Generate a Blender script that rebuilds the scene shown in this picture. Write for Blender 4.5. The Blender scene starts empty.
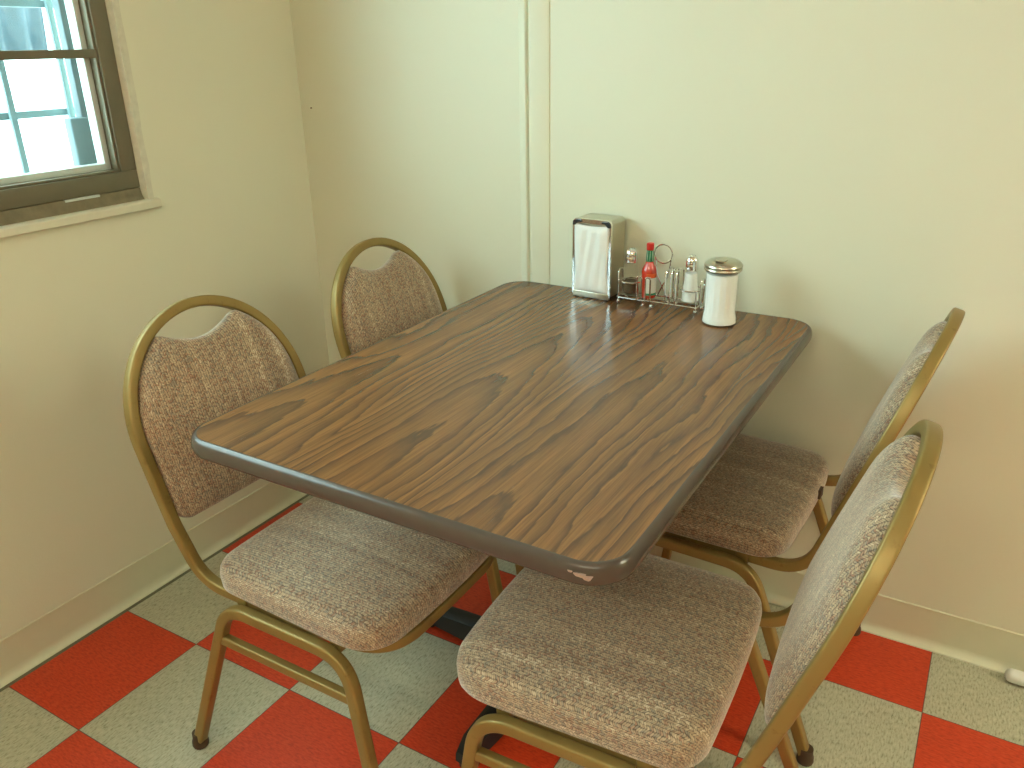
import bpy, bmesh, math, random
from mathutils import Vector, Matrix
PI = math.pi
scene = bpy.context.scene
C = scene.collection

# ------------------------------------------------------------------ camera
def rot(yaw, pitch, roll):
    cy, sy = math.cos(yaw), math.sin(yaw)
    f = Vector((-sy*math.cos(pitch), cy*math.cos(pitch), -math.sin(pitch)))
    r = Vector((cy, sy, 0)); u = r.cross(f)
    c, s = math.cos(roll), math.sin(roll)
    return c*r+s*u, -s*r+c*u, f
cam = bpy.data.cameras.new('camera'); camo = bpy.data.objects.new('camera', cam); C.objects.link(camo)
cr, cu, cf = rot(.53764, .39407, -.01874)
m3 = Matrix((cr, cu, -cf)).transposed()
camo.matrix_world = Matrix.Translation((1.4700, -.6590, 1.3180)) @ m3.to_4x4()
cam.sensor_fit = 'HORIZONTAL'; cam.sensor_width = 36; cam.lens = 819.38/1024*36
cam.clip_start = .02; cam.clip_end = 200
scene.camera = camo

# ------------------------------------------------------------------ light and exposure
scene.view_settings.view_transform = 'Standard'; scene.view_settings.look = 'None'
scene.view_settings.gamma = 1; scene.view_settings.use_curve_mapping = False
scene.view_settings.exposure = 0.36
world = bpy.data.worlds.new('world'); scene.world = world; world.use_nodes = True
bg = world.node_tree.nodes['Background']
bg.inputs['Color'].default_value = (.75, 1.0, 1.0, 1); bg.inputs['Strength'].default_value = 10.8
FILL_LAMP = 22.5         # diffusers of the added, unseen fill lamps
FILL_LAMP_COL = (1.0, .99, .74, 1)

XL, YB = -.283, 1.144           # left and back wall planes
XR, YF, ZC = 7.6, -4.2, 2.55
WY0, WY1, WZ0, WZ1 = -1.15, .604, .985, 2.05    # window opening
portal = bpy.data.lights.new('daylight', 'AREA'); portal.shape = 'RECTANGLE'
portal.size = WY1-WY0; portal.size_y = WZ1-WZ0; portal.cycles.is_portal = True
po = bpy.data.objects.new('daylight', portal); C.objects.link(po)
po.location = (XL-.16, (WY0+WY1)/2, (WZ0+WZ1)/2); po.rotation_euler = (PI/2, 0, -PI/2)

# ------------------------------------------------------------------ mesh helpers
def link(name, verts, faces, mat=None, parent=None, smooth=True, uv=None, sharp=None):
    me = bpy.data.meshes.new(name)
    me.from_pydata([tuple(v) for v in verts], [], faces)
    bm = bmesh.new(); bm.from_mesh(me)
    bmesh.ops.recalc_face_normals(bm, faces=bm.faces)
    bm.to_mesh(me); bm.free()
    if smooth:
        for p in me.polygons: p.use_smooth = True
        if sharp is not None: me.set_sharp_from_angle(angle=sharp)
    if uv is not None:
        l = me.uv_layers.new(name='UVMap')
        for lp in me.loops: l.data[lp.index].uv = uv[lp.vertex_index]
    o = bpy.data.objects.new(name, me); C.objects.link(o)
    if mat: me.materials.append(mat)
    if parent: o.parent = parent
    return o
def thing(name, label, cat, loc=(0, 0, 0), rz=0, group=None):
    o = bpy.data.objects.new(name, None); C.objects.link(o)
    o.empty_display_size = .05
    o.location = loc; o.rotation_euler = (0, 0, rz)
    tag(o, label, cat, group); return o
def tag(o, label, cat, group=None):
    o['label'] = label; o['category'] = cat
    if group: o['group'] = group
    return o
def struct(o): o['kind'] = 'structure'; return o
class MB:
    """collects shapes into one mesh"""
    def __init__(s): s.v = []; s.f = []
    def add(s, v, f):
        n = len(s.v); s.v += [Vector(p) for p in v]; s.f += [tuple(i+n for i in q) for q in f]
    def box(s, x0, x1, y0, y1, z0, z1, b=0):
        bm = bmesh.new(); bmesh.ops.create_cube(bm, size=1)
        for v in bm.verts:
            v.co = Vector((x0+(v.co.x+.5)*(x1-x0), y0+(v.co.y+.5)*(y1-y0), z0+(v.co.z+.5)*(z1-z0)))
        if b: bmesh.ops.bevel(bm, geom=bm.edges[:], offset=b, segments=3, affect='EDGES', profile=.5)
        bm.verts.index_update()
        s.add([v.co.copy() for v in bm.verts], [[v.index for v in f.verts] for f in bm.faces]); bm.free()
    def tube(s, pts, r, n=10, closed=False, up=None, sq=2.0, cap=True):
        """sweep a superelliptic section (half sizes r=(a along normal, b sideways)) along pts"""
        if not isinstance(r, (tuple, list)): r = (r, r)
        P = [Vector(p) for p in pts]; N = len(P)
        T = []
        for i in range(N):
            a = P[i-1] if (i or closed) else P[0]; b = P[(i+1) % N] if (i < N-1 or closed) else P[-1]
            T.append((b-a).normalized())
        nrm = Vector(up) if up else (Vector((0, 0, 1)) if abs(T[0].z) < .9 else Vector((1, 0, 0)))
        nrm = (nrm-T[0]*nrm.dot(T[0])).normalized(); V = []; F = []
        for i in range(N):
            if i:
                q = T[i-1].rotation_difference(T[i]); nrm = q @ nrm
                nrm = (nrm-T[i]*nrm.dot(T[i])).normalized()
            bi = T[i].cross(nrm)
            for k in range(n):
                t = 2*PI*k/n+PI/n; c, d = math.cos(t), math.sin(t)
                ca = math.copysign(abs(c)**(2/sq), c); da = math.copysign(abs(d)**(2/sq), d)
                V.append(P[i]+nrm*ca*r[0]+bi*da*r[1])
        for i in range(N if closed else N-1):
            j = (i+1) % N
            for k in range(n): F.append((i*n+k, i*n+(k+1) % n, j*n+(k+1) % n, j*n+k))
        if not closed and cap:
            F.append(tuple(range(n))[::-1]); F.append(tuple((N-1)*n+k for k in range(n)))
        s.add(V, F)
    def lathe(s, prof, c=(0, 0, 0), n=32, flute=None):
        V = []; F = []; N = len(prof)
        for r, z in prof:
            for k in range(n):
                t = 2*PI*k/n; rr = r
                if flute and flute[0] < z < flute[1]: rr = r*(1-flute[3]*(.5+.5*math.cos(flute[2]*t)))
                V.append((c[0]+rr*math.cos(t), c[1]+rr*math.sin(t), c[2]+z))
        for i in range(N-1):
            for k in range(n): F.append((i*n+k, i*n+(k+1) % n, (i+1)*n+(k+1) % n, (i+1)*n+k))
        F.append(tuple(range(n))[::-1]); F.append(tuple((N-1)*n+k for k in range(n)))
        s.add(V, F)
    def prism(s, poly, axis, a, b):
        """extrude a 2-D outline along an axis ('x','y','z')"""
        n = len(poly)
        def mk(p, t): return {'x': (t, p[0], p[1]), 'y': (p[0], t, p[1]), 'z': (p[0], p[1], t)}[axis]
        V = [mk(p, a) for p in poly]+[mk(p, b) for p in poly]
        F = [tuple(range(n)), tuple(range(2*n-1, n-1, -1))]+[(i, (i+1) % n, n+(i+1) % n, n+i) for i in range(n)]
        s.add(V, F)
    def build(s, name, mat, parent=None, smooth=True, sharp=.6):
        return link(name, s.v, s.f, mat, parent, smooth, None, sharp)
def rrect(x0, x1, y0, y1, r, n=8):
    out = []
    for cx, cy, a in ((x1-r, y1-r, 0), (x0+r, y1-r, 1), (x0+r, y0+r, 2), (x1-r, y0+r, 3)):
        for k in range(n+1):
            t = (a+k/n)*PI/2; out.append((cx+r*math.cos(t), cy+r*math.sin(t)))
    return out
def fillet(pts, r, n=8):
    P = [Vector(p) for p in pts]; out = [P[0]]
    for i in range(1, len(P)-1):
        a, b, c = P[i-1], P[i], P[i+1]
        u = (a-b).normalized(); v = (c-b).normalized(); ang = u.angle(v)
        rr = r[i-1] if isinstance(r, (list, tuple)) else r
        d = rr/math.tan(ang/2); p0 = b+u*d; p2 = b+v*d
        for k in range(n+1):
            t = k/n; out.append(p0*(1-t)**2+b*2*t*(1-t)+p2*t*t)
    out.append(P[-1]); return out

# ------------------------------------------------------------------ materials
def srgb(r, g, b):
    f = lambda c: (c/255/12.92) if c/255 <= .04045 else ((c/255+.055)/1.055)**2.4
    return (f(r), f(g), f(b), 1)
class NT:
    def __init__(s, name):
        s.m = bpy.data.materials.new(name); s.m.use_nodes = True; s.t = s.m.node_tree
        s.b = s.t.nodes['Principled BSDF']; s.out = s.t.nodes['Material Output']
    def n(s, typ, **k):
        nd = s.t.nodes.new(typ)
        for a, v in k.items():
            if a.startswith('i_'): s.set(nd.inputs[a[2:].replace('_', ' ')], v)
            else: setattr(nd, a, v)
        return nd
    def set(s, sock, v):
        if isinstance(v, bpy.types.NodeSocket): s.t.links.new(v, sock)
        else: sock.default_value = v
    def math(s, op, a, b=0, c=0):
        nd = s.t.nodes.new('ShaderNodeMath'); nd.operation = op
        for i, v in enumerate((a, b, c)): s.set(nd.inputs[i], v)
        return nd.outputs[0]
    def mix(s, f, a, b, mode='MIX'):
        nd = s.t.nodes.new('ShaderNodeMix'); nd.data_type = 'RGBA'; nd.blend_type = mode
        s.set(nd.inputs[0], f); s.set(nd.inputs[6], a); s.set(nd.inputs[7], b); return nd.outputs[2]
    def ramp(s, f, stops, interp='LINEAR'):
        nd = s.t.nodes.new('ShaderNodeValToRGB'); s.set(nd.inputs[0], f)
        cr = nd.color_ramp; cr.interpolation = interp
        while len(cr.elements) < len(stops): cr.elements.new(.5)
        for e, (p, c) in zip(cr.elements, stops): e.position = p; e.color = c
        return nd.outputs[0]
    def noise(s, vec, scale, detail=2, rough=.5, d='3D'):
        nd = s.n('ShaderNodeTexNoise', noise_dimensions=d); s.set(nd.inputs['Vector'], vec)
        nd.inputs['Scale'].default_value = scale; nd.inputs['Detail'].default_value = detail
        nd.inputs['Roughness'].default_value = rough; return nd.outputs['Fac']
    def mapv(s, vec, scale=(1, 1, 1), loc=(0, 0, 0)):
        nd = s.n('ShaderNodeMapping'); s.set(nd.inputs['Vector'], vec)
        nd.inputs['Scale'].default_value = scale; nd.inputs['Location'].default_value = loc; return nd.outputs[0]
    def obj(s): return s.n('ShaderNodeTexCoord').outputs['Object']
    def uv(s): return s.n('ShaderNodeTexCoord').outputs['UV']
    def bump(s, h, strength, dist):
        nd = s.n('ShaderNodeBump'); s.set(nd.inputs['Height'], h)
        nd.inputs['Strength'].default_value = strength; nd.inputs['Distance'].default_value = dist
        s.t.links.new(nd.outputs[0], s.b.inputs['Normal'])
    def p(s, **k):
        for a, v in k.items(): s.set(s.b.inputs[a.replace('_', ' ')], v)
        return s
def plain(name, col, rough=.5, metal=0, var=.06, vscale=30, **k):
    t = NT(name); f = t.noise(t.obj(), vscale, 3)
    d = tuple(c*(1-var*2) for c in col[:3])+(1,)
    t.p(Base_Color=t.mix(f, d, col), Roughness=rough, Metallic=metal, **k); return t.m

def wall_mat():
    t = NT('cream wall paint'); o = t.obj()
    big = t.noise(o, 1.3, 2); fine = t.noise(o, 260, 2)
    t.p(Base_Color=t.mix(t.math('MULTIPLY', big, .4), WALL, tuple(c*.94 for c in WALL[:3])+(1,)), Roughness=.55)
    t.bump(fine, .10, .002); return t.m
WALL = srgb(225, 225, 203)
M = {}
M['wall'] = wall_mat()
M['base'] = plain('cream cove base', srgb(217, 216, 190), .42, var=.03)
M['ceiling'] = plain('white ceiling', srgb(236, 232, 220), .8)
M['bronze'] = plain('dark bronze aluminium', srgb(122, 116, 94), .45, .2, .12, 18)
M['alu'] = plain('bare aluminium', srgb(214, 224, 220), .4, .2)
M['reveal'] = plain('chalky peeling plaster', srgb(228, 226, 206), .8, var=.14, vscale=60)
M['ledge'] = plain('grimy ledge', srgb(140, 130, 104), .8, var=.25, vscale=50)
M['sill'] = plain('painted sill', srgb(222, 220, 198), .45, var=.04)
M['grille'] = plain('blue grey painted bars', srgb(120, 150, 158), .5)
M['chrome'] = plain('chrome', (.86, .86, .85, 1), .10, 1, .01)
M['steel'] = plain('brushed steel', srgb(205, 200, 182), .28, 1, .05, 12)
M['black'] = plain('black enamel', srgb(26, 27, 29), .45)
M['rubber'] = plain('worn brown plastic', srgb(72, 52, 34), .6)

def floor_mat():
    t = NT('red and grey checker vinyl tile'); o = t.obj(); T = .3048
    sx = t.n('ShaderNodeSeparateXYZ'); t.set(sx.inputs[0], o)
    u = t.math('DIVIDE', sx.outputs[0], T); v = t.math('DIVIDE', sx.outputs[1], T)
    iu = t.math('FLOOR', u); iv = t.math('FLOOR', v)
    par = t.math('PINGPONG', t.math('ADD', iu, iv), 1)
    fu = t.math('PINGPONG', u, .5); fv = t.math('PINGPONG', v, .5)
    seam = t.math('LESS_THAN', t.math('MINIMUM', fu, fv), .0035)
    cell = t.n('ShaderNodeCombineXYZ'); t.set(cell.inputs[0], iu); t.set(cell.inputs[1], iv)
    wn = t.n('ShaderNodeTexWhiteNoise', noise_dimensions='2D'); t.set(wn.inputs['Vector'], cell.outputs[0])
    # streaky chips, their direction turned a quarter from tile to tile
    va = t.mapv(o, (260, 75, 1)); vb = t.mapv(o, (75, 260, 1))
    na = t.noise(va, 1, 3, .65); nb = t.noise(vb, 1, 3, .65)
    mixn = t.n('ShaderNodeMix'); t.set(mixn.inputs[0], par); t.set(mixn.inputs[2], na); t.set(mixn.inputs[3], nb)
    ch = mixn.outputs[0]
    big = t.noise(o, 9, 4, .6)
    grey = t.ramp(ch, [(.28, srgb(128, 126, 103)), (.45, srgb(184, 183, 158)), (.62, srgb(200, 198, 174)), (.8, srgb(216, 214, 192))])
    red = t.ramp(ch, [(.25, srgb(172, 40, 16)), (.5, srgb(212, 62, 26)), (.78, srgb(224, 86, 48))])
    col = t.mix(par, grey, red)
    tone = t.math('ADD', t.math('MULTIPLY', wn.outputs[0], .06), t.math('MULTIPLY', big, .16))
    col = t.mix(tone, col, srgb(60, 48, 34))
    col = t.mix(t.math('MULTIPLY', seam, .75), col, srgb(44, 32, 24))
    rg = t.math('ADD', t.math('MULTIPLY', big, .25), .30)
    t.p(Base_Color=col, Roughness=rg); t.bump(t.math('SUBTRACT', ch, seam), .06, .001)
    return t.m
M['floor'] = floor_mat()

def fabric_mat():
    t = NT('tweed upholstery'); uv = t.uv()
    s = t.n('ShaderNodeSeparateXYZ'); t.set(s.inputs[0], uv)
    rnd = t.n('ShaderNodeObjectInfo').outputs['Random']
    off = t.math('MULTIPLY', rnd, 7.0)
    # thread cells, nearly regular
    vo = t.n('ShaderNodeTexVoronoi', voronoi_dimensions='2D', feature='F1')
    row = t.math('PINGPONG', s.outputs[0], .0062)
    hv = t.n('ShaderNodeCombineXYZ'); t.set(hv.inputs[0], s.outputs[0]); t.set(hv.inputs[1], t.math('ADD', s.outputs[1], t.math('MULTIPLY', row, .75)))
    t.set(vo.inputs['Vector'], t.mapv(hv.outputs[0], (200, 300, 1))); vo.inputs['Scale'].default_value = 1
    vo.inputs['Randomness'].default_value = .35
    rc = t.n('ShaderNodeSeparateColor'); t.set(rc.inputs[0], vo.outputs['Color'])
    # bands running the length of the cloth
    cv = t.n('ShaderNodeCombineXYZ'); t.set(cv.inputs[0], t.math('ADD', s.outputs[0], off)); t.set(cv.inputs[1], t.math('MULTIPLY', s.outputs[1], .012))
    b1 = t.noise(cv.outputs[0], 26, 1); b2 = t.noise(cv.outputs[0], 110, 1)
    band = t.math('ADD', t.math('MULTIPLY', b1, .65), t.math('MULTIPLY', b2, .35))
    idx = t.math('ADD', t.math('MULTIPLY', rc.outputs[0], .50), t.math('MULTIPLY', t.math('SUBTRACT', band, .33), 1.45))
    col = t.ramp(idx, [(.0, srgb(112, 90, 74)), (.18, srgb(158, 126, 100)), (.32, srgb(146, 136, 120)), (.46, srgb(190, 168, 138)),
                       (.60, srgb(170, 144, 118)), (.78, srgb(206, 186, 156)), (1, srgb(226, 212, 186))])
    rust = t.math('GREATER_THAN', rc.outputs[1], .86)
    col = t.mix(t.math('MULTIPLY', rust, .4), col, srgb(156, 92, 70))
    gap = t.ramp(vo.outputs['Distance'], [(.34, (0, 0, 0, 1)), (.62, (1, 1, 1, 1))])
    col = t.mix(t.math('MULTIPLY', gap, .8), col, srgb(66, 52, 42))
    t.p(Base_Color=col, Roughness=.92, Sheen_Weight=.6, Sheen_Roughness=.45)
    t.bump(t.math('MULTIPLY', vo.outputs['Distance'], -1), .25, .0012)
    return t.m
M['fabric'] = fabric_mat()
def gold_mat():
    t = NT('worn gold vein enamel'); o = t.obj()
    f = t.noise(o, 55, 4, .65); g = t.noise(o, 7, 2)
    col = t.mix(g, srgb(134, 112, 60), srgb(158, 134, 78))
    wear = t.ramp(f, [(.60, (0, 0, 0, 1)), (.72, (1, 1, 1, 1))])
    col = t.mix(t.math('MULTIPLY', wear, .35), col, srgb(104, 78, 40))
    t.p(Base_Color=col, Roughness=.40, Metallic=.4); return t.m
M['gold'] = gold_mat()

def wood_mat():
    t = NT('walnut laminate'); o = t.obj()
    s = t.n('ShaderNodeSeparateXYZ'); t.set(s.inputs[0], o)
    warp = t.noise(t.mapv(o, (3.4, 1.1, 1)), 1, 2, .5)
    sway = t.noise(t.mapv(o, (4.5, .9, 1), (7.3, 2.1, 0)), 1, 1, .5)
    wig = t.noise(t.mapv(o, (30, 7, 1)), 1, 3, .55)
    jag = t.noise(t.mapv(o, (170, 14, 1)), 1, 2, .6)
    x = t.math('ADD', s.outputs[0], t.math('MULTIPLY', t.math('SUBTRACT', warp, .5), .20))
    d = t.math('PINGPONG', t.math('ADD', x, WX), .125)          # distance to the middle of a flitch
    d2 = t.math('POWER', t.math('MULTIPLY', d, 8.0), 1.7)
    f = t.math('ADD', t.math('MULTIPLY', s.outputs[1], 3.4), t.math('MULTIPLY', d2, 4.2))
    f = t.math('ADD', f, t.math('MULTIPLY', t.math('SUBTRACT', wig, .5), 1.0))
    f = t.math('ADD', f, t.math('MULTIPLY', t.math('SUBTRACT', jag, .5), .30))
    f = t.math('ADD', f, t.math('MULTIPLY', sway, 6.5))
    fr = t.math('FRACT', f)
    ring = t.ramp(fr, [(0, srgb(146, 101, 59)), (.35, srgb(139, 95, 56)), (.62, srgb(124, 86, 53)), (.82, srgb(98, 69, 47)), (.91, srgb(77, 56, 42)), (.95, srgb(92, 67, 46)), (1, srgb(146, 101, 59))])
    st = t.noise(t.mapv(o, (420, 9, 1)), 1, 3, .6); st2 = t.noise(t.mapv(o, (90, 2, 1)), 1, 2, .6)
    col = t.mix(t.ramp(st, [(.40, (0, 0, 0, 1)), (.70, (.6, .6, .6, 1))]), ring, srgb(78, 55, 38))
    col = t.mix(t.ramp(st2, [(.38, (0, 0, 0, 1)), (.72, (.7, .7, .7, 1))]), col, srgb(102, 71, 45))
    t.p(Base_Color=col, Roughness=t.math('ADD', t.math('MULTIPLY', st, .10), .20))
    t.bump(st, .05, .0006); return t.m
WX = .06
M['wood'] = wood_mat()
M['edge'] = plain('dark brown edge band', srgb(84, 74, 66), .22, var=.08, vscale=40)

def clear_glass(name, tint=(1, 1, 1, 1), rough=0.0, dust=0.0):
    t = NT(name); nt = t.t
    tr = t.n('ShaderNodeBsdfTransparent'); tr.inputs[0].default_value = tint
    gl = t.n('ShaderNodeBsdfGlossy'); gl.inputs['Roughness'].default_value = max(rough, .02)
    fr = t.n('ShaderNodeFresnel'); gm = t.n('ShaderNodeNewGeometry')
    t.set(fr.inputs[0], t.math('MULTIPLY_ADD', gm.outputs['Backfacing'], 1/1.45-1.45, 1.45))     # thin clear glass: the same reflection from both sides
    mx = t.n('ShaderNodeMixShader'); t.set(mx.inputs[0], fr.outputs[0]); nt.links.new(tr.outputs[0], mx.inputs[1]); nt.links.new(gl.outputs[0], mx.inputs[2])
    last = mx
    if dust:
        df = t.n('ShaderNodeBsdfDiffuse'); df.inputs[0].default_value = srgb(190, 205, 205)
        m2 = t.n('ShaderNodeMixShader'); t.set(m2.inputs[0], t.math('MULTIPLY', t.noise(t.mapv(t.obj(), (1, 4, 30)), 3, 5, .7), dust))
        nt.links.new(mx.outputs[0], m2.inputs[1]); nt.links.new(df.outputs[0], m2.inputs[2]); last = m2
    nt.links.new(last.outputs[0], t.out.inputs[0]); return t.m
M['pane'] = clear_glass('window glass', (.93, .97, .97, 1), dust=.10)
M['glass'] = clear_glass('jar glass', (.985, .99, .985, 1))

# ------------------------------------------------------------------ the room
def plane_box(name, b, mat, bevel=0):
    mb = MB(); mb.box(*b, bevel); return struct(mb.build(name, mat, sharp=.5))
plane_box('floor', (XL-.16, XR+.1, YF-.1, YB+.12, -.06, 0), M['floor'])
plane_box('ceiling', (XL-.16, XR+.1, YF-.1, YB+.12, ZC, ZC+.06), M['ceiling'])
plane_box('wall_back', (XL-.16, XR+.1, YB, YB+.12, 0, ZC), M['wall'])
plane_box('wall_right', (XR, XR+.1, YF, YB, 0, ZC), M['wall'])
def holed(name, boxes):
    m = MB()
    for b in boxes: m.box(*b)
    return struct(m.build(name, M['wall'], smooth=False))
plane_box('wall_front', (XL-.16, XR+.1, YF-.1, YF, 0, ZC), M['wall'])
holed('wall_left', [(XL-.16, XL)+b for b in ((YF, WY0, 0, ZC), (WY1, YB, 0, ZC), (WY0, WY1, 0, WZ0), (WY0, WY1, WZ1, ZC))])

# cove base: straight vinyl strip with a toe that curves out on to the floor and a lighter rounded top edge
def cove(d):   # profile as (distance from wall, height)
    pr = [(0, .103), (.002, .104), (.0042, .102), (.0035, .098), (.003, .09), (.003, .022)]
    for k in range(7):
        t = k/6*PI/2; pr.append((.003+.013*(1-math.cos(t)), .022-.0185*math.sin(t)))
    return pr+[(.0175, .002), (.0175, 0), (0, 0)]
bl = MB(); bl.prism([(XL+d, z) for d, z in cove(0)], 'y', YF, YB-.0005); struct(bl.build('baseboard_left', M['base'], sharp=.9))
bb = MB(); bb.prism([(YB-d, z) for d, z in cove(0)], 'x', XL+.0005, XR); struct(bb.build('baseboard_back', M['base'], sharp=.9))
t2 = MB(); t2.prism([(XL+.0172, 0), (XL+.0172, .0012), (XL+.027, .0008), (XL+.027, 0)], 'y', YF, YB-.02); struct(t2.build('trim_2', plain('grey green grime filler', srgb(120, 122, 100), .8, var=.2, vscale=40), sharp=.5))
# upright panel seam: a thin lip, a groove, then a rounded cover batten
tr = MB()
tr.prism([(.430, YB), (.436, YB-.003), (.446, YB-.008), (.4515, YB-.0085), (.4545, YB-.006), (.456, YB-.0012), (.4585, YB-.0012), (.4605, YB-.006), (.465, YB-.0085), (.478, YB-.0085), (.508, YB-.0045), (.5125, YB-.003), (.5135, YB)], 'z', .104, ZC)
struct(tr.build('trim_1', M['wall'], sharp=.5))
mb = MB(); mb.lathe([(.0016, 0), (.0016, .002), (.0024, .0022), (.002, .0036), (.0008, .004)], n=12)
sc_ = mb.build('wall_screw', plain('dull screw metal', srgb(140, 124, 96), .5, .3))
sc_.rotation_euler = (PI/2, 0, 0); sc_.location = (-.243, YB, 1.160)
tag(sc_, 'tiny dull screw head in the cream back wall near the corner', 'screw')

# window in the left wall
def ring(mb, y0, y1, z0, z1, w, x0, x1, b=.002):
    mb.box(x0, x1, y0, y1, z0, z0+w, b); mb.box(x0, x1, y0, y1, z1-w, z1, b)
    mb.box(x0, x1, y0, y0+w, z0+w, z1-w, b); mb.box(x0, x1, y1-w, y1, z0+w, z1-w, b)
wf = MB(); ring(wf, WY0+.008, WY1-.008, WZ0+.033, WZ1-.006, .040, XL-.075, XL-.012)
win = struct(wf.build('window_1', M['bronze'], sharp=.5))
sa = MB(); ring(sa, WY0+.048, WY1-.048, WZ0+.073, WZ1-.046, .006, XL-.070, XL-.018, .001)
sa.box(XL-.070, XL-.016, WY0+.054, WY1-.054, 1.304, 1.322, .0015)
sa.build('sash', M['bronze'], win, sharp=.5)
al = MB(); ring(al, WY0+.054, WY1-.054, WZ0+.079, WZ1-.052, .014, XL-.068, XL-.040, .001)
al.build('glazing_strip', M['alu'], win, sharp=.5)
mb = MB(); mb.box(XL-.058, XL-.054, WY0+.060, WY1-.060, WZ0+.085, 1.306); mb.build('pane', M['pane'], win)
mb = MB(); mb.box(XL-.058, XL-.054, WY0+.060, WY1-.060, 1.320, WZ1-.058); mb.build('pane', M['pane'], win)
mb = MB(); mb.box(XL-.020, XL-.0108, WY1-.20, WY1-.115, WZ0+.026, WZ0+.0325, .001); mb.build('weep_cover', M['alu'], win)
mb = MB(); mb.box(-.440, -.415, WY1-.040, WY1-.002, WZ0+.002, WZ1-.002, .002); mb.box(-.440, -.415, WY0+.002, WY0+.034, WZ0+.002, WZ1-.002, .002)
mb.box(-.440, -.415, WY0+.034, WY1-.034, WZ0+.002, WZ0+.03, .002)
st_ = mb.build('storm_frame', plain('slate grey storm frame', srgb(88, 108, 116), .5), win, sharp=.5)
mb = MB(); mb.box(-.432, -.404, WY1-.078, WY1-.006, 1.044, 1.176, .004); mb.build('cover_plate', plain('slate blue plate', srgb(104, 128, 138), .5), st_, sharp=.5)
rv = MB()   # peeling plaster on the side of the opening, grimy ledge below the frame
ys = [WY1-.0015]
n = 26; rnd = random.Random(4); V = []; F = []
for i in range(n+1):
    z = WZ0+(WZ1-WZ0)*i/n
    a = .004+.004*rnd.random()
    V += [(XL+.0015, WY1+.009+a, z), (XL+.0018, WY1-.002, z), (XL-.006, WY1-.004-.002*rnd.random(), z), (XL-.013, WY1-.0065-.003*rnd.random(), z), (XL-.013, WY1+.002, z), (XL-.001, WY1+.008+a, z)]
for i in range(n):
    for k in range(6): F.append((i*6+k, i*6+(k+1) % 6, i*6+6+(k+1) % 6, i*6+6+k))
F += [tuple(range(6)), tuple(range(n*6, n*6+6))]
link('plaster_reveal', V, F, M['reveal'], win, True, None, .5)
mb = MB(); mb.prism([(XL-.001, WZ0+.0005), (XL-.001, WZ0+.006), (XL-.008, WZ0+.016), (XL-.012, WZ0+.032), (XL-.080, WZ0+.033), (XL-.080, WZ0+.0005)], 'y', WY0+.002, WY1-.010)
mb.build('ledge', M['ledge'], win, sharp=.4)
mb = MB(); mb.prism([(XL-.004, WZ0+.006), (XL+.014, WZ0+.004), (XL+.017, WZ0+.001), (XL+.017, WZ0-.014), (XL+.014, WZ0-.017), (XL+.0005, WZ0-.017), (XL+.0005, WZ0-.0005), (XL-.004, WZ0-.0005)], 'y', WY0-.02, WY1+.020)
mb.build('sill', M['sill'], win, sharp=.5)

# outside: bright paving, a steel grille and a small canopy
og = plane_box('ground_outside', (-40, XL-.161, -40, 40, -.30, -.25), plain('pale concrete', srgb(225, 228, 225), .9))
og.name = 'trim_2_paving'; og.name = 'paving'
gr = thing('security_grille', 'blue grey steel security grille outside the left window', 'grille', (-.50, .2, 1.0))
def gp(name, b, bev=.002, mat='grille'):
    m = MB(); m.box(b[0]+.5, b[1]+.5, b[2]-.2, b[3]-.2, b[4]-1, b[5]-1, bev); return m.build(name, M[mat], gr)
gp('post', (-.52, -.485, -1.26, -1.224, .60, 2.2))
for z in (1.03, 1.185, 1.42, 1.655, 1.89): gp('cross_bar', (-.512, -.498, -1.224, .90, z-.008, z+.008), .001)
k = 0
for i in range(15):
    y = .870-.141*i; gp('upright_bar', (-.498, -.487, y-.007, y+.007, .98, 2.1), .001)
gp('post', (-.52, -.485, .90, .936, .60, 2.2))
cn = thing('tarpaulin', 'blue tarpaulin hanging outside, seen through the upper window pane', 'tarpaulin', (-1.8, .95, 1.31))
V = []; F = []; n = 70
for i in range(n+1):
    y = -.62+1.07*i/n; h = .010*math.sin(i*1.1)+.012*math.sin(i*.31)
    for x, z in ((-.05+h*1.2, .0+.3*h), (-.02+h, .25), (.03+h*.6, .5), (.08, .78)): V.append((x, y, z))
for i in range(n):
    for k in range(3): F.append((i*4+k, i*4+k+1, i*4+5+k, i*4+4+k))
sh = link('sheet', V, F, plain('scuffed blue plastic sheet', srgb(50, 76, 88), .35, 0, .35, 12), cn)
md = sh.modifiers.new('thickness', 'SOLIDIFY'); md.thickness = .002
mb = MB()
for y in (-.64, .47): mb.tube([(.09, y, -1.56), (.09, y, .80)], .014)
mb.tube([(.09, -.64, .79), (.09, .47, .79)], .014)
mb.build('pole_frame', M['grille'], cn)

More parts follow.
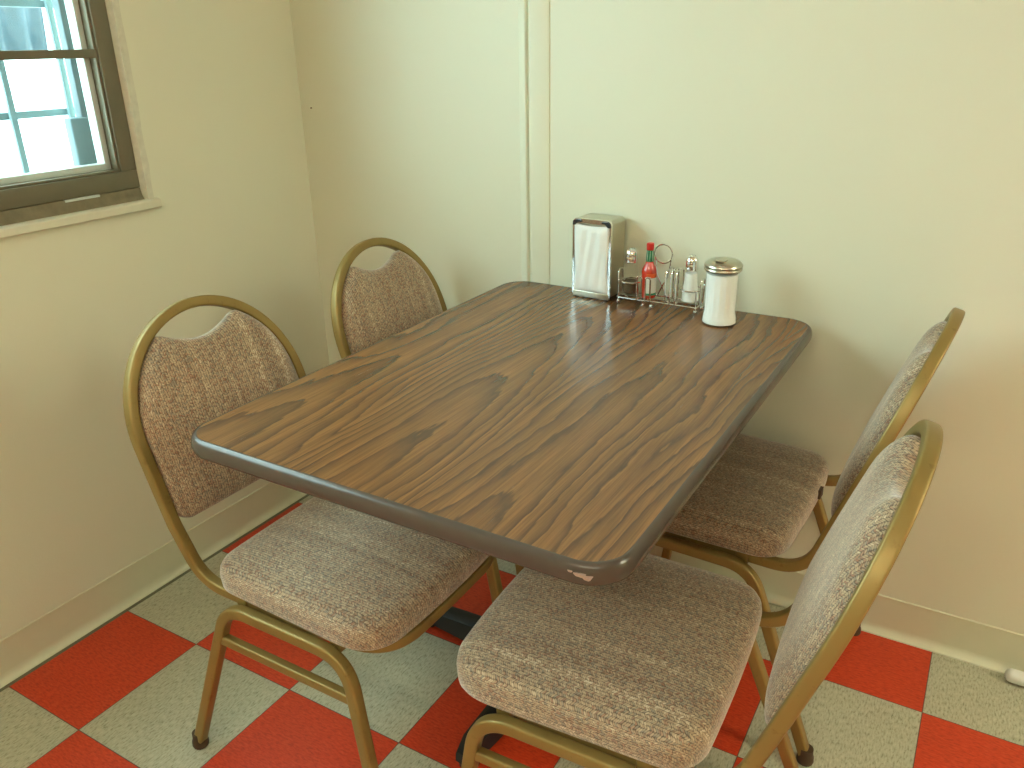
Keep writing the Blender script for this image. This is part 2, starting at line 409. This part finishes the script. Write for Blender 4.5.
# unseen ceiling lamps added as warm fill, mostly for the left wall
lampm = NT('fill light diffuser'); lampm.p(Base_Color=(.9, .9, .9, 1), Emission_Color=FILL_LAMP_COL, Emission_Strength=FILL_LAMP)
def fill_lamp(x, y, label):
    t = thing('fill_lamp', label, 'lamp', (x, y, ZC), 0, 'unseen ceiling lamps added for fill')
    m = MB(); ring2 = [(-.62, .62, -.17, -.15), (-.62, .62, .15, .17)]
    for a in ring2: m.box(a[0], a[1], a[2], a[3], -.07, 0, .004)
    m.box(-.64, -.62, -.17, .17, -.07, 0, .004); m.box(.62, .64, -.17, .17, -.07, 0, .004)
    m.build('housing', M['steel'], t)
    m = MB(); m.box(-.618, .618, -.148, .148, -.062, -.05); m.build('diffuser', lampm.m, t)
for x, y, l in ((1.3, -2.0, 'unseen fill lamp added on the ceiling behind the camera'), (3.0, -2.4, 'unseen fill lamp added towards the front wall'), (3.9, .80, 'unseen fill lamp added near the back wall'), (5.3, .80, 'second unseen fill lamp added near the back wall'), (6.7, .80, 'unseen fill lamp added near the back wall at the far end')): fill_lamp(x, y, l)

# ------------------------------------------------------------------ chairs
TH = .318; W2 = .198; ZR = .402; XB = -.205; S1 = .278; LH = .49; WR = .186
def bp(u, s, t=0):                                  # a point of the back's plane: across, up the slope, forward
    return (XB-math.sin(TH)*s+math.cos(TH)*t, u, ZR+math.cos(TH)*s+math.sin(TH)*t)
def hoop_path():
    side = fillet([(.230, .0, ZR), (.227, .176, ZR), (.06, WR, ZR), (XB, WR, ZR), bp(W2, .16)], [.085, .3, .085], 10)[:-1]
    half = [Vector((.230, 0, ZR))]+side[1:]
    for s in (.12, .16, .20, .24): half.append(Vector(bp(W2-.0015*(1-(s-.12)/.16)**2, s)))
    for k in range(0, 23):
        a = k/22*PI/2; half.append(Vector(bp(W2*math.cos(a), S1+(LH-S1)*math.sin(a))))
    half[-1].y = 0
    return half+[Vector((p.x, -p.y, p.z)) for p in half[-2:0:-1]]
def hoop_half_width(s, inset):
    w = W2-inset; top = LH-inset
    return w if s <= S1 else w*math.sqrt(max(0, 1-((s-S1)/(top-S1))**2))
def back_pad(parent):
    ins = .0125; w = W2-ins; top = LH-ins; sb = .118; uh = .090; dip = .424
    sh = S1+(top-S1)*math.sqrt(1-(uh/w)**2)
    NU, NS = 48, 30; V = []; UV = []; F = []
    us = [w*math.sin(PI/2*(2*i/NU-1)) for i in range(NU+1)]
    def stop(u):
        a = abs(u)
        hoop = S1+(top-S1)*math.sqrt(max(0, 1-(a/w)**2))
        if a >= uh: return hoop
        k = 1-(a/uh)**2
        return dip+(sh-dip)*(1-k)**.95 - 0*k
    def sbot(u): return sb+.014*max(0, (abs(u)/w-.86)/.14)**2*1.6
    for side in (0, 1):
        for i, u in enumerate(us):
            a = u/w; s0, s1 = sbot(u), stop(u)
            for j in range(NS+1):
                b = .5-.5*math.cos(PI*j/NS); s = s0+(s1-s0)*b
                e = min(1, (1-abs(a))*w/.055); eb = min(1, (s-s0)/.06); et = min(1, (s1-s)/.05)
                q = 1
                for z in (e, eb, et): q *= math.sqrt(max(0, 1-(1-z)**2))
                t = (.004+.022*q+.010*max(0, 1-a*a)*max(0, 1-((s-.27)/.2)**2)) if side == 0 else -.0075-.003*q
                V.append(bp(u, s, t)); UV.append((u+math.copysign(max(0, .036-t)*abs(a)**3, u), s-max(0, .03-t)*(.5-b)*1.2))
    n = (NU+1)*(NS+1)
    for sd in (0, 1):
        for i in range(NU):
            for j in range(NS):
                q = [sd*n+i*(NS+1)+j, sd*n+(i+1)*(NS+1)+j, sd*n+(i+1)*(NS+1)+j+1, sd*n+i*(NS+1)+j+1]
                F.append(tuple(q))
    def edge(idx):
        for a, b in zip(idx, idx[1:]): F.append((a, b, b+n, a+n))
    edge([i*(NS+1) for i in range(NU+1)]); edge([i*(NS+1)+NS for i in range(NU+1)])
    edge([j for j in range(NS+1)]); edge([NU*(NS+1)+j for j in range(NS+1)])
    return link('back_pad', V, F, M['fabric'], parent, True, UV, 1.2)
def seat_pad(parent):
    # outline in plan: a little wider at the front, rounded corners
    xf, xr, wf_, wr_ = .227, -.163, .216, .204
    pts = []
    base = fillet([(xr, 0, 0), (xr, wr_, 0), (xf, wf_, 0), (xf, 0, 0)], [.066, .080], 14)
    # densify the straights
    den = [base[0]]
    for a, b in zip(base, base[1:]):
        m = max(1, int((b-a).length/.012))
        for k in range(1, m+1): den.append(a.lerp(b, k/m))
    # bow the front and the sides
    half = []
    for p in den:
        bow = .012*(1-(p.y/wf_)**2) if p.x > 0 else .006*(1-(p.y/wr_)**2)
        half.append(Vector((p.x+(bow if p.x > xf-.03 else -bow if p.x < xr+.03 else 0), p.y, 0)))
    out = half+[Vector((p.x, -p.y, 0)) for p in half[-2:0:-1]]
    n = len(out); cx = .025
    nr = []
    for i in range(n):
        t = (out[(i+1) % n]-out[i-1]).normalized(); nr.append(Vector((t.y, -t.x, 0)))
    if nr[0].x > 0: nr = [-q for q in nr]
    rings = [(-.016, .4125, -.02), (-.005, .4135, 0), (-.001, .419, .01), (0, .432, .022), (.0005, .446, .034), (-.001, .457, .046), (-.006, .4665, .058), (-.015, .474, .071), (-.030, .479, .088)]
    rings = [(d, .4125+(z-.4125)*.86, u_) for d, z, u_ in rings]
    V = []; UV = []; F = []
    for d, z, un_ in rings:
        for p, q in zip(out, nr):
            w = p+q*d; V.append((w.x, w.y, z)); e = p+q*(.088-un_) if False else p+q*(-d if False else d)
            drop = .088-un_-(.0-d if d < 0 else 0)
            e = w+q*max(0, drop-.03); UV.append((e.y, e.x))
    last = [p+q*rings[-1][0] for p, q in zip(out, nr)]
    for sc_k, z in ((.80, .4745), (.6, .4765), (.4, .4775), (.2, .4785)):
        for p in last:
            x = cx+(p.x-cx)*sc_k; y = p.y*sc_k; V.append((x, y, z)); UV.append((y, x))
    V.append((cx, 0, .4785)); UV.append((0, cx))
    m = len(rings)+4
    for i in range(m-1):
        for k in range(n): F.append((i*n+k, i*n+(k+1) % n, (i+1)*n+(k+1) % n, (i+1)*n+k))
    for k in range(n): F.append(((m-1)*n+k, (m-1)*n+(k+1) % n, m*n))
    F.append(tuple(range(n)))
    return link('seat_pad', V, F, M['fabric'], parent, True, UV, 1.4)
YU, YFOOT, ZU, UR, UF, RF, FF = .212, .224, .394, -.114, .166, -.262, .224
def leg_frame(parent, sg):
    P = fillet([(RF, YFOOT*sg, .012), (UR, YU*sg, ZU), (UF, YU*sg, ZU), (FF, YFOOT*sg, .012)], .075, 12)
    m = MB(); m.tube(P, (.0112, .0108), 24, up=(1, 0, 0), sq=5)
    lf = m.build('leg_frame', M['gold'], parent, sharp=.9)
    def at(x0, x1, z): k = (ZU-z)/(ZU-.012); return Vector((x0+(x1-x0)*k, (YU+(YFOOT-YU)*k)*sg, z))
    m = MB(); m.tube([at(UR, RF, .315), at(UF, FF, .315)], (.0095, .0085), 24, sq=5)
    m.build('stretcher', M['gold'], lf, sharp=.9)
    for x0, x1, fx in ((UR, RF, RF), (UF, FF, FF)):
        m = MB(); b = at(x0, x1, .012)
        m.lathe([(.010, 0), (.0155, .001), (.0165, .006), (.016, .014), (.0135, .020), (.0132, .034)], (b.x, b.y, 0), 16)
        m.build('foot_cap', M['rubber'], lf)
    return lf
def make_chair(label):
    t = thing('banquet_chair', label, 'chair', (0, 0, 0), 0, 'banquet chairs around the table')
    m = MB(); m.tube(hoop_path(), (.0105, .0102), 24, closed=True, up=(0, 0, 1), sq=5)
    m.build('frame', M['gold'], t, sharp=.9)
    back_pad(t); seat_pad(t)
    for sg in (1, -1): leg_frame(t, sg)
    for x in (-.09, .13):
        m = MB(); m.box(x-.012, x+.012, -.20, .20, .386, .413, .003); m.build('cross_rail', M['gold'], t)
    return t
def dup(root, label):
    r = root.copy(); C.objects.link(r); r['label'] = label
    for ch in list(root.children):
        c = ch.copy(); C.objects.link(c); c.parent = r
        for g in ch.children:
            d = g.copy(); C.objects.link(d); d.parent = c
    return r
ch1 = make_chair('gold framed tweed chair under the window, at the near left of the table')
ch2 = dup(ch1, 'gold framed tweed chair in the corner, only its round back showing past the table')
ch3 = dup(ch1, 'gold framed tweed chair nearest the camera, at the near right corner of the table')
ch4 = dup(ch1, 'gold framed tweed chair against the back wall behind the nearest chair')
for o, (x, y, a) in zip((ch1, ch2, ch3, ch4), ((.520, .325, -.002), (.502, .887, .003), (1.094, .338, 3.176), (1.084, .897, 3.105))):
    o.location = (x, y, 0); o.rotation_euler = (0, 0, a)
TAGX, TAGY = -.171, -.06
sp = [c for c in ch4.children if c.name.startswith('seat_pad')][0]
m = MB(); m.box(TAGX-.003, TAGX+.004, TAGY-.012, TAGY+.012, .428, .448, .001); m.build('fabric_tag', M['rubber'], sp)

# ------------------------------------------------------------------ table
TX0, TX1, TY0, TY1, TZ = .404, 1.171, .078, 1.135, .749
tb = thing('dining_table', 'rectangular walnut laminate dining table with rounded corners on a black cross base', 'table', (.7875, .6065, 0), -.008)
hx, hy = (TX1-TX0)/2, (TY1-TY0)/2
poly = rrect(-hx+.006, hx-.006, -hy+.006, hy-.006, .054, 12)
m = MB(); m.prism(poly, 'z', TZ-.0285, TZ); m.build('tabletop', M['wood'], tb, sharp=.5)
# edge band: a T-moulding with a softly rounded face
pr = [(-.0015, TZ-.0325)]+[(.0095*math.cos(k*PI/16)**.8, TZ-.0162+.0160*math.sin(k*PI/16)) for k in range(-7, 8)]+[(-.0002, TZ+.0004), (-.0018, TZ-.0002), (-.0018, TZ-.0325)]
V = []; F = []; n = len(poly); q = len(pr)
for i, p in enumerate(poly):
    a = Vector(poly[i-1]+(0,)); b = Vector(poly[(i+1) % n]+(0,)); t = (b-a).normalized(); o = Vector((t.y, -t.x, 0))
    for d, z in pr: V.append((p[0]+o.x*d, p[1]+o.y*d, z))
for i in range(n):
    for k in range(q): F.append((i*q+k, i*q+(k+1) % q, ((i+1) % n)*q+(k+1) % q, ((i+1) % n)*q+k))
eb = link('edge_band', V, F, M['edge'], tb, True, None, .7)
chip = plain('bare chipped edge', srgb(170, 140, 124), .7)
for (x, z, w, h) in ((.338, TZ-.013, .007, .0026), (.348, TZ-.015, .005, .0022), (.326, TZ-.011, .003, .0016)):
    m = MB()
    pts = [(x+w*math.cos(a)*(1+.25*math.sin(3*a)), z+h*math.sin(a)*(1+.3*math.cos(2*a))) for a in [2*PI*k/12 for k in range(12)]]
    m.prism(pts, 'y', -hy-.0038, -hy+.004); m.build('chip', chip, eb)
m = MB(); m.lathe([(.0375, .07), (.0375, .70)], (.0075, 0, 0), n=28); m.build('column', M['black'], tb)
for a in range(4):
    c, s = math.cos(a*PI/2-.105), math.sin(a*PI/2-.105)
    V = []; F = []; N = 9
    for i in range(N):
        k = i/(N-1); al_ = .375 if a % 2 == 0 else .30; r = .02+(al_-.02)*k; w = .028-.005*k; zt = .092-.040*k**1.6; zb = .026-.006*k
        if i == N-1: w *= .6; zt -= .006
        for yy, zz in ((-w, zb), (-w*.9, zt-.006), (-w*.4, zt), (w*.4, zt), (w*.9, zt-.006), (w, zb)):
            V.append((.0075+r*c-yy*s, r*s+yy*c, zz))
    for i in range(N-1):
        for j in range(6): F.append((i*6+j, i*6+(j+1) % 6, i*6+6+(j+1) % 6, i*6+6+j))
    F += [tuple(range(6)), tuple(range((N-1)*6, N*6))]
    ft = link('foot', V, F, M['black'], tb, True, None, .8)
    m = MB(); m.lathe([(.018, 0), (.021, .003), (.021, .014), (.010, .018), (.010, .028)], (.0075+(al_-.025)*c, (al_-.025)*s, 0), 18); m.build('leveller', M['black'], ft)
m = MB(); m.box(-.20, .20, -.03, .03, .697, .7205, .003); m.box(-.022, .038, -.30, .30, .697, .7205, .003); m.build('top_bracket', M['black'], tb)

# ------------------------------------------------------------------ things on the table
nd = thing('napkin_dispenser', 'tall chrome napkin dispenser filled with white napkins', 'napkin dispenser', (.667, 1.066, TZ), -.06)
hw, dp, hh = .0505, .066, .190      # half width, depth, height
body = rrect(-hw, hw, .006, hh, .010, 6)
m = MB(); m.prism(body, 'y', .003, dp); nb_ = m.build('body', M['steel'], nd, sharp=.5)
# face frame: a rim that stands proud round the napkin window
inner = rrect(-hw+.006, hw-.006, .022, hh-.010, .008, 6); outer = rrect(-hw, hw, .003, hh, .011, 6)
V = []; F = []; n = len(outer)
for y in (-.004, .003):
    for p in outer: V.append((p[0], y, p[1]))
    for p in inner: V.append((p[0], y, p[1]))
for k in range(n):
    j = (k+1) % n
    F += [(k, j, n+j, n+k), (2*n+k, 2*n+j, 3*n+j, 3*n+k), (k, j, 2*n+j, 2*n+k), (n+k, n+j, 3*n+j, 3*n+k)]
link('face_frame', V, F, M['chrome'], nd, True, None, .5)
for sg in (-1, 1):
    m = MB(); m.prism([(sg*.049, hh-.015), (sg*.048, hh-.006), (sg*.042, hh-.002), (sg*.028, hh-.003), (sg*.026, hh-.007), (sg*.036, hh-.008), (sg*.043, hh-.015)], 'y', -.0075, -.002)
    m.build('corner_clip', M['black'], nd, sharp=.6)
# napkins: a soft wrinkled white sheet bulging from the window
V = []; F = []; NX, NZ = 22, 30; rnd = random.Random(7)
for i in range(NX+1):
    for j in range(NZ+1):
        a = i/NX*2-1; b = j/NZ
        wv = .0455-.0045*math.sin(PI*b)**2*(.6+.4*math.sin(5*b+1))
        x = a*wv; z = .017+b*(hh-.028)
        e = (1-a**6)*(1-abs(2*b-1)**10)
        y = -.0045-.005*e-.0016*e*math.sin(7*b+3.2*a)-.0012*e*math.sin(11*a-6*b)
        if b > .9: z -= .004*(1-a*a)
        V.append((x, y, z))
for i in range(NX):
    for j in range(NZ): F.append((i*(NZ+1)+j, (i+1)*(NZ+1)+j, (i+1)*(NZ+1)+j+1, i*(NZ+1)+j+1))
nk = link('napkins', V, F, plain('white napkin paper', srgb(240, 240, 236), .9, var=.02), nd, True)
md = nk.modifiers.new('thickness', 'SOLIDIFY'); md.thickness = .004; md.offset = -1
m = MB(); m.box(-hw+.002, hw-.002, -.005, .004, .003, .018, .002); m.build('bottom_lip', M['steel'], nd)
for sx in (-hw+.010, hw-.010):
    for sy in (.002, dp-.008):
        m = MB(); m.lathe([(.005, 0), (.0055, .002), (.005, .007)], (sx, sy, 0), 12); m.build('foot', M['black'], nd)

# wire condiment caddy
WIRE = .0019
cd = thing('condiment_caddy', 'chrome wire condiment caddy with a ring handle', 'caddy', (.833, 1.083, TZ), -.03)
def loop(pts, name, closed=True, r=WIRE):
    m = MB(); m.tube(pts, r, 8, closed=closed); return m.build(name, M['chrome'], cd)
bz = .016
loop([(x, y, bz) for x, y in rrect(-.098, .098, -.026, .026, .008, 5)], 'base_wire')
for x in (-.045, -.028, .028, .045): loop([(x, -.026, bz), (x, .026, bz)], 'base_rung', False)
for cx in (-.074, .072):
    lp = loop([(cx+.0255*math.cos(2*PI*k/30), .0255*math.sin(2*PI*k/30), .052) for k in range(30)], 'holder_ring')
for x, y in ((-.094, -.022), (-.094, .022), (.094, -.022), (.094, .022), (-.030, -.026), (-.010, -.026), (.030, .026), (.010, .026)):
    up = .052 if abs(x) > .05 else bz
    m = MB(); m.tube([(x, y, .008), (x, y, up if up > bz else bz+.001)], WIRE, 8); m.build('leg_wire', M['chrome'], cd)
    m = MB(); m.lathe([(.0012, 0), (.0036, .0012), (.0047, .0048), (.0036, .0084), (.0012, .0096)], (x, y, 0), 14); m.build('ball_foot', M['chrome'], cd)
for sx in (-1, 1):   # outer hairpin guards
    loop(fillet([(sx*.0985, -.012, bz), (sx*.1005, -.012, .078), (sx*.1005, .012, .078), (sx*.0985, .012, bz)], .011, 8), 'guard_wire', False)
for x in (-.046, -.025):  # narrow tall loops that hold the bottle
    loop(fillet([(x, -.027, bz), (x, -.029, .072), (x+.012, -.029, .072), (x+.012, -.027, bz)], .0055, 6), 'front_loop', False)
for x in (.022, .034, .046):   # packet dividers
    loop(fillet([(x, -.026, bz), (x, -.026, .092), (x, .024, .092), (x, .024, bz)], .014, 8), 'divider', False)
hc = (-.005, .022, .118)
loop([(hc[0]+.0215*math.cos(2*PI*k/36), hc[1], hc[2]+.0215*math.sin(2*PI*k/36)) for k in range(36)], 'handle_ring')
for sx in (-1, 1): loop([(hc[0]+sx*.0208, hc[1], hc[2]-.004), (hc[0]+sx*.014, hc[1], .070), (hc[0]-sx*.012, .026, bz)], 'handle_stem', False)

# shakers
def shaker(name, label, loc, fill, fh):
    t = thing(name, label, 'shaker', loc)
    m = MB(); m.lathe([(.016, .0005), (.0205, .002), (.021, .008), (.0195, .018), (.0165, .05), (.0135, .074), (.0128, .080)], n=10); m.build('glass_body', M['glass'], t, sharp=.25)
    k = fh/.074
    m = MB(); m.lathe([(.015, .0045), (.0188, .007), (.0178, .02), (.0178-(.0178-.0128)*k, .074*k)], n=20); m.build('contents', fill, t)
    m = MB(); m.lathe([(.0140, .078), (.0143, .080), (.0143, .090), (.0138, .092), (.0145, .094), (.0138, .101), (.0105, .107), (.005, .1105), (.0005, .111)], n=24)
    cap = m.build('cap', M['chrome'], t)
    m = MB()
    for a in range(7):
        x, y = (0, 0) if a == 6 else (.006*math.cos(a*PI/3), .006*math.sin(a*PI/3))
        z = .1106 if a == 6 else .1097
        m.lathe([(.0011, z-.001), (.0011, z+.0005)], (x, y, 0), 8)
    m.build('hole', M['black'], cap)
    return t
a = cd.rotation_euler.z
def onc(x, y, z): return (cd.location.x+x*math.cos(a)-y*math.sin(a), cd.location.y+x*math.sin(a)+y*math.cos(a), TZ+z)
pepper = plain('ground pepper', srgb(104, 84, 58), .95, var=.3, vscale=900)
salt = plain('white salt', srgb(240, 240, 234), .9, var=.02)
zs = bz+WIRE+.0003
shaker('pepper_shaker', 'glass pepper shaker in the caddy, beside the napkin dispenser', onc(-.074, 0, zs), pepper, .034)
shaker('salt_shaker', 'glass salt shaker full of white salt, in the caddy beside the sugar pourer', onc(.072, 0, zs), salt, .070)

# hot sauce bottle
hb = thing('hot_sauce_bottle', 'small red hot sauce bottle with green neck band and red cap', 'bottle', onc(-.0272, -.004, zs), .3)
sauce = NT('red pepper sauce in glass'); sauce.p(Base_Color=srgb(196, 48, 22), Roughness=.12, Coat_Weight=.6)
m = MB(); m.lathe([(.012, .0005), (.0165, .002), (.0172, .006), (.0172, .062), (.0160, .069), (.0105, .079), (.0080, .086), (.0078, .094)], n=28); m.build('bottle_body', sauce.m, hb)
m = MB(); m.lathe([(.0084, .086), (.0090, .088), (.0082, .106), (.0074, .113), (.0070, .114)], n=24); nf = m.build('neck_foil', plain('green foil', srgb(24, 122, 74), .3, .3), hb)
wh = plain('white paper label', srgb(238, 236, 226), .7, var=.02)
for a0 in (-2.2, -1.5, -.8):
    m = MB(); m.tube([(.0092*math.cos(a0), .0092*math.sin(a0), .088), (.0078*math.cos(a0), .0078*math.sin(a0), .111)], (.0004, .0010), 6); m.build('foil_stripe', wh, nf)
m = MB(); m.lathe([(.0078, .112), (.0084, .113), (.0086, .120), (.0082, .127), (.0070, .128)], n=20); m.build('cap', plain('red plastic cap', srgb(206, 34, 22), .35), hb)
def label_strip(z0, z1, mat, a0, a1, r, name, parent):
    V = []; F = []; N = 16
    for i in range(N+1):
        t = a0+(a1-a0)*i/N
        for rr in (r, r+.0003):
            for z in (z0, z1): V.append((rr*math.cos(t), rr*math.sin(t), z))
    for i in range(N):
        b = i*4; F += [(b, b+1, b+5, b+4), (b+2, b+3, b+7, b+6), (b, b+2, b+6, b+4), (b+1, b+3, b+7, b+5)]
    F += [(0, 1, 3, 2), (N*4, N*4+1, N*4+3, N*4+2)]
    return link(name, V, F, mat, parent, True, None, .5)
lb_ = label_strip(.014, .050, wh, -1.85, -.2, .01735, 'label', hb)
label_strip(.009, .014, plain('green label edge', srgb(40, 140, 96), .6), -1.85, -.2, .0174, 'label_border', lb_)
label_strip(.050, .060, plain('orange label edge', srgb(226, 92, 28), .6), -1.85, -.2, .0174, 'label_border', lb_)

# sugar pourer
sg_ = thing('sugar_pourer', 'fluted glass sugar pourer full of white sugar with a chrome lid', 'sugar pourer', (.991, 1.027, TZ))
sg_.scale = (1.0, 1.0, 1.04)
m = MB(); m.lathe([(.030, .0003), (.0355, .001), (.0375, .004), (.0378, .010), (.0362, .016), (.0350, .022), (.0345, .030), (.0352, .108), (.0358, .116), (.0340, .120)], n=96, flute=(.024, .110, 16, .07)); m.build('glass_jar', M['glass'], sg_)
m = MB(); m.lathe([(.030, .0022), (.0352, .004), (.0345, .014), (.0332, .022), (.0318, .030), (.0322, .104), (.0318, .106), (.010, .1075)], n=128, flute=(.024, .103, 16, .09)); m.build('sugar', plain('white sugar', srgb(246, 246, 242), .9, var=.02), sg_)
m = MB(); m.lathe([(.0365, .1135), (.0392, .1140), (.0400, .1165), (.0392, .1190), (.0378, .1200), (.0396, .1212), (.0402, .1235), (.0392, .1262), (.0350, .1310), (.0270, .1345), (.0140, .1362), (.001, .1366)], n=56); ld_ = m.build('lid', M['steel'], sg_)
m = MB(); m.prism([(-.009, -.030), (.009, -.030), (.011, -.012), (.009, .004), (-.009, .004), (-.011, -.012)], 'z', .1352, .1376); m.build('flap', M['steel'], ld_, sharp=.5)

# white pipe end by the skirting
m = MB(); m.lathe([(.001, 0), (.007, .001), (.0125, .005), (.0150, .011), (.0155, .018), (.0155, .30)], n=24)
pe = m.build('pipe', plain('white plastic pipe', srgb(232, 232, 226), .4), None)
pe.rotation_euler = (0, PI/2, 0); pe.location = (1.668, 1.108, .0156)
tag(pe, 'white rounded pipe end lying on the floor against the back baseboard', 'pipe')
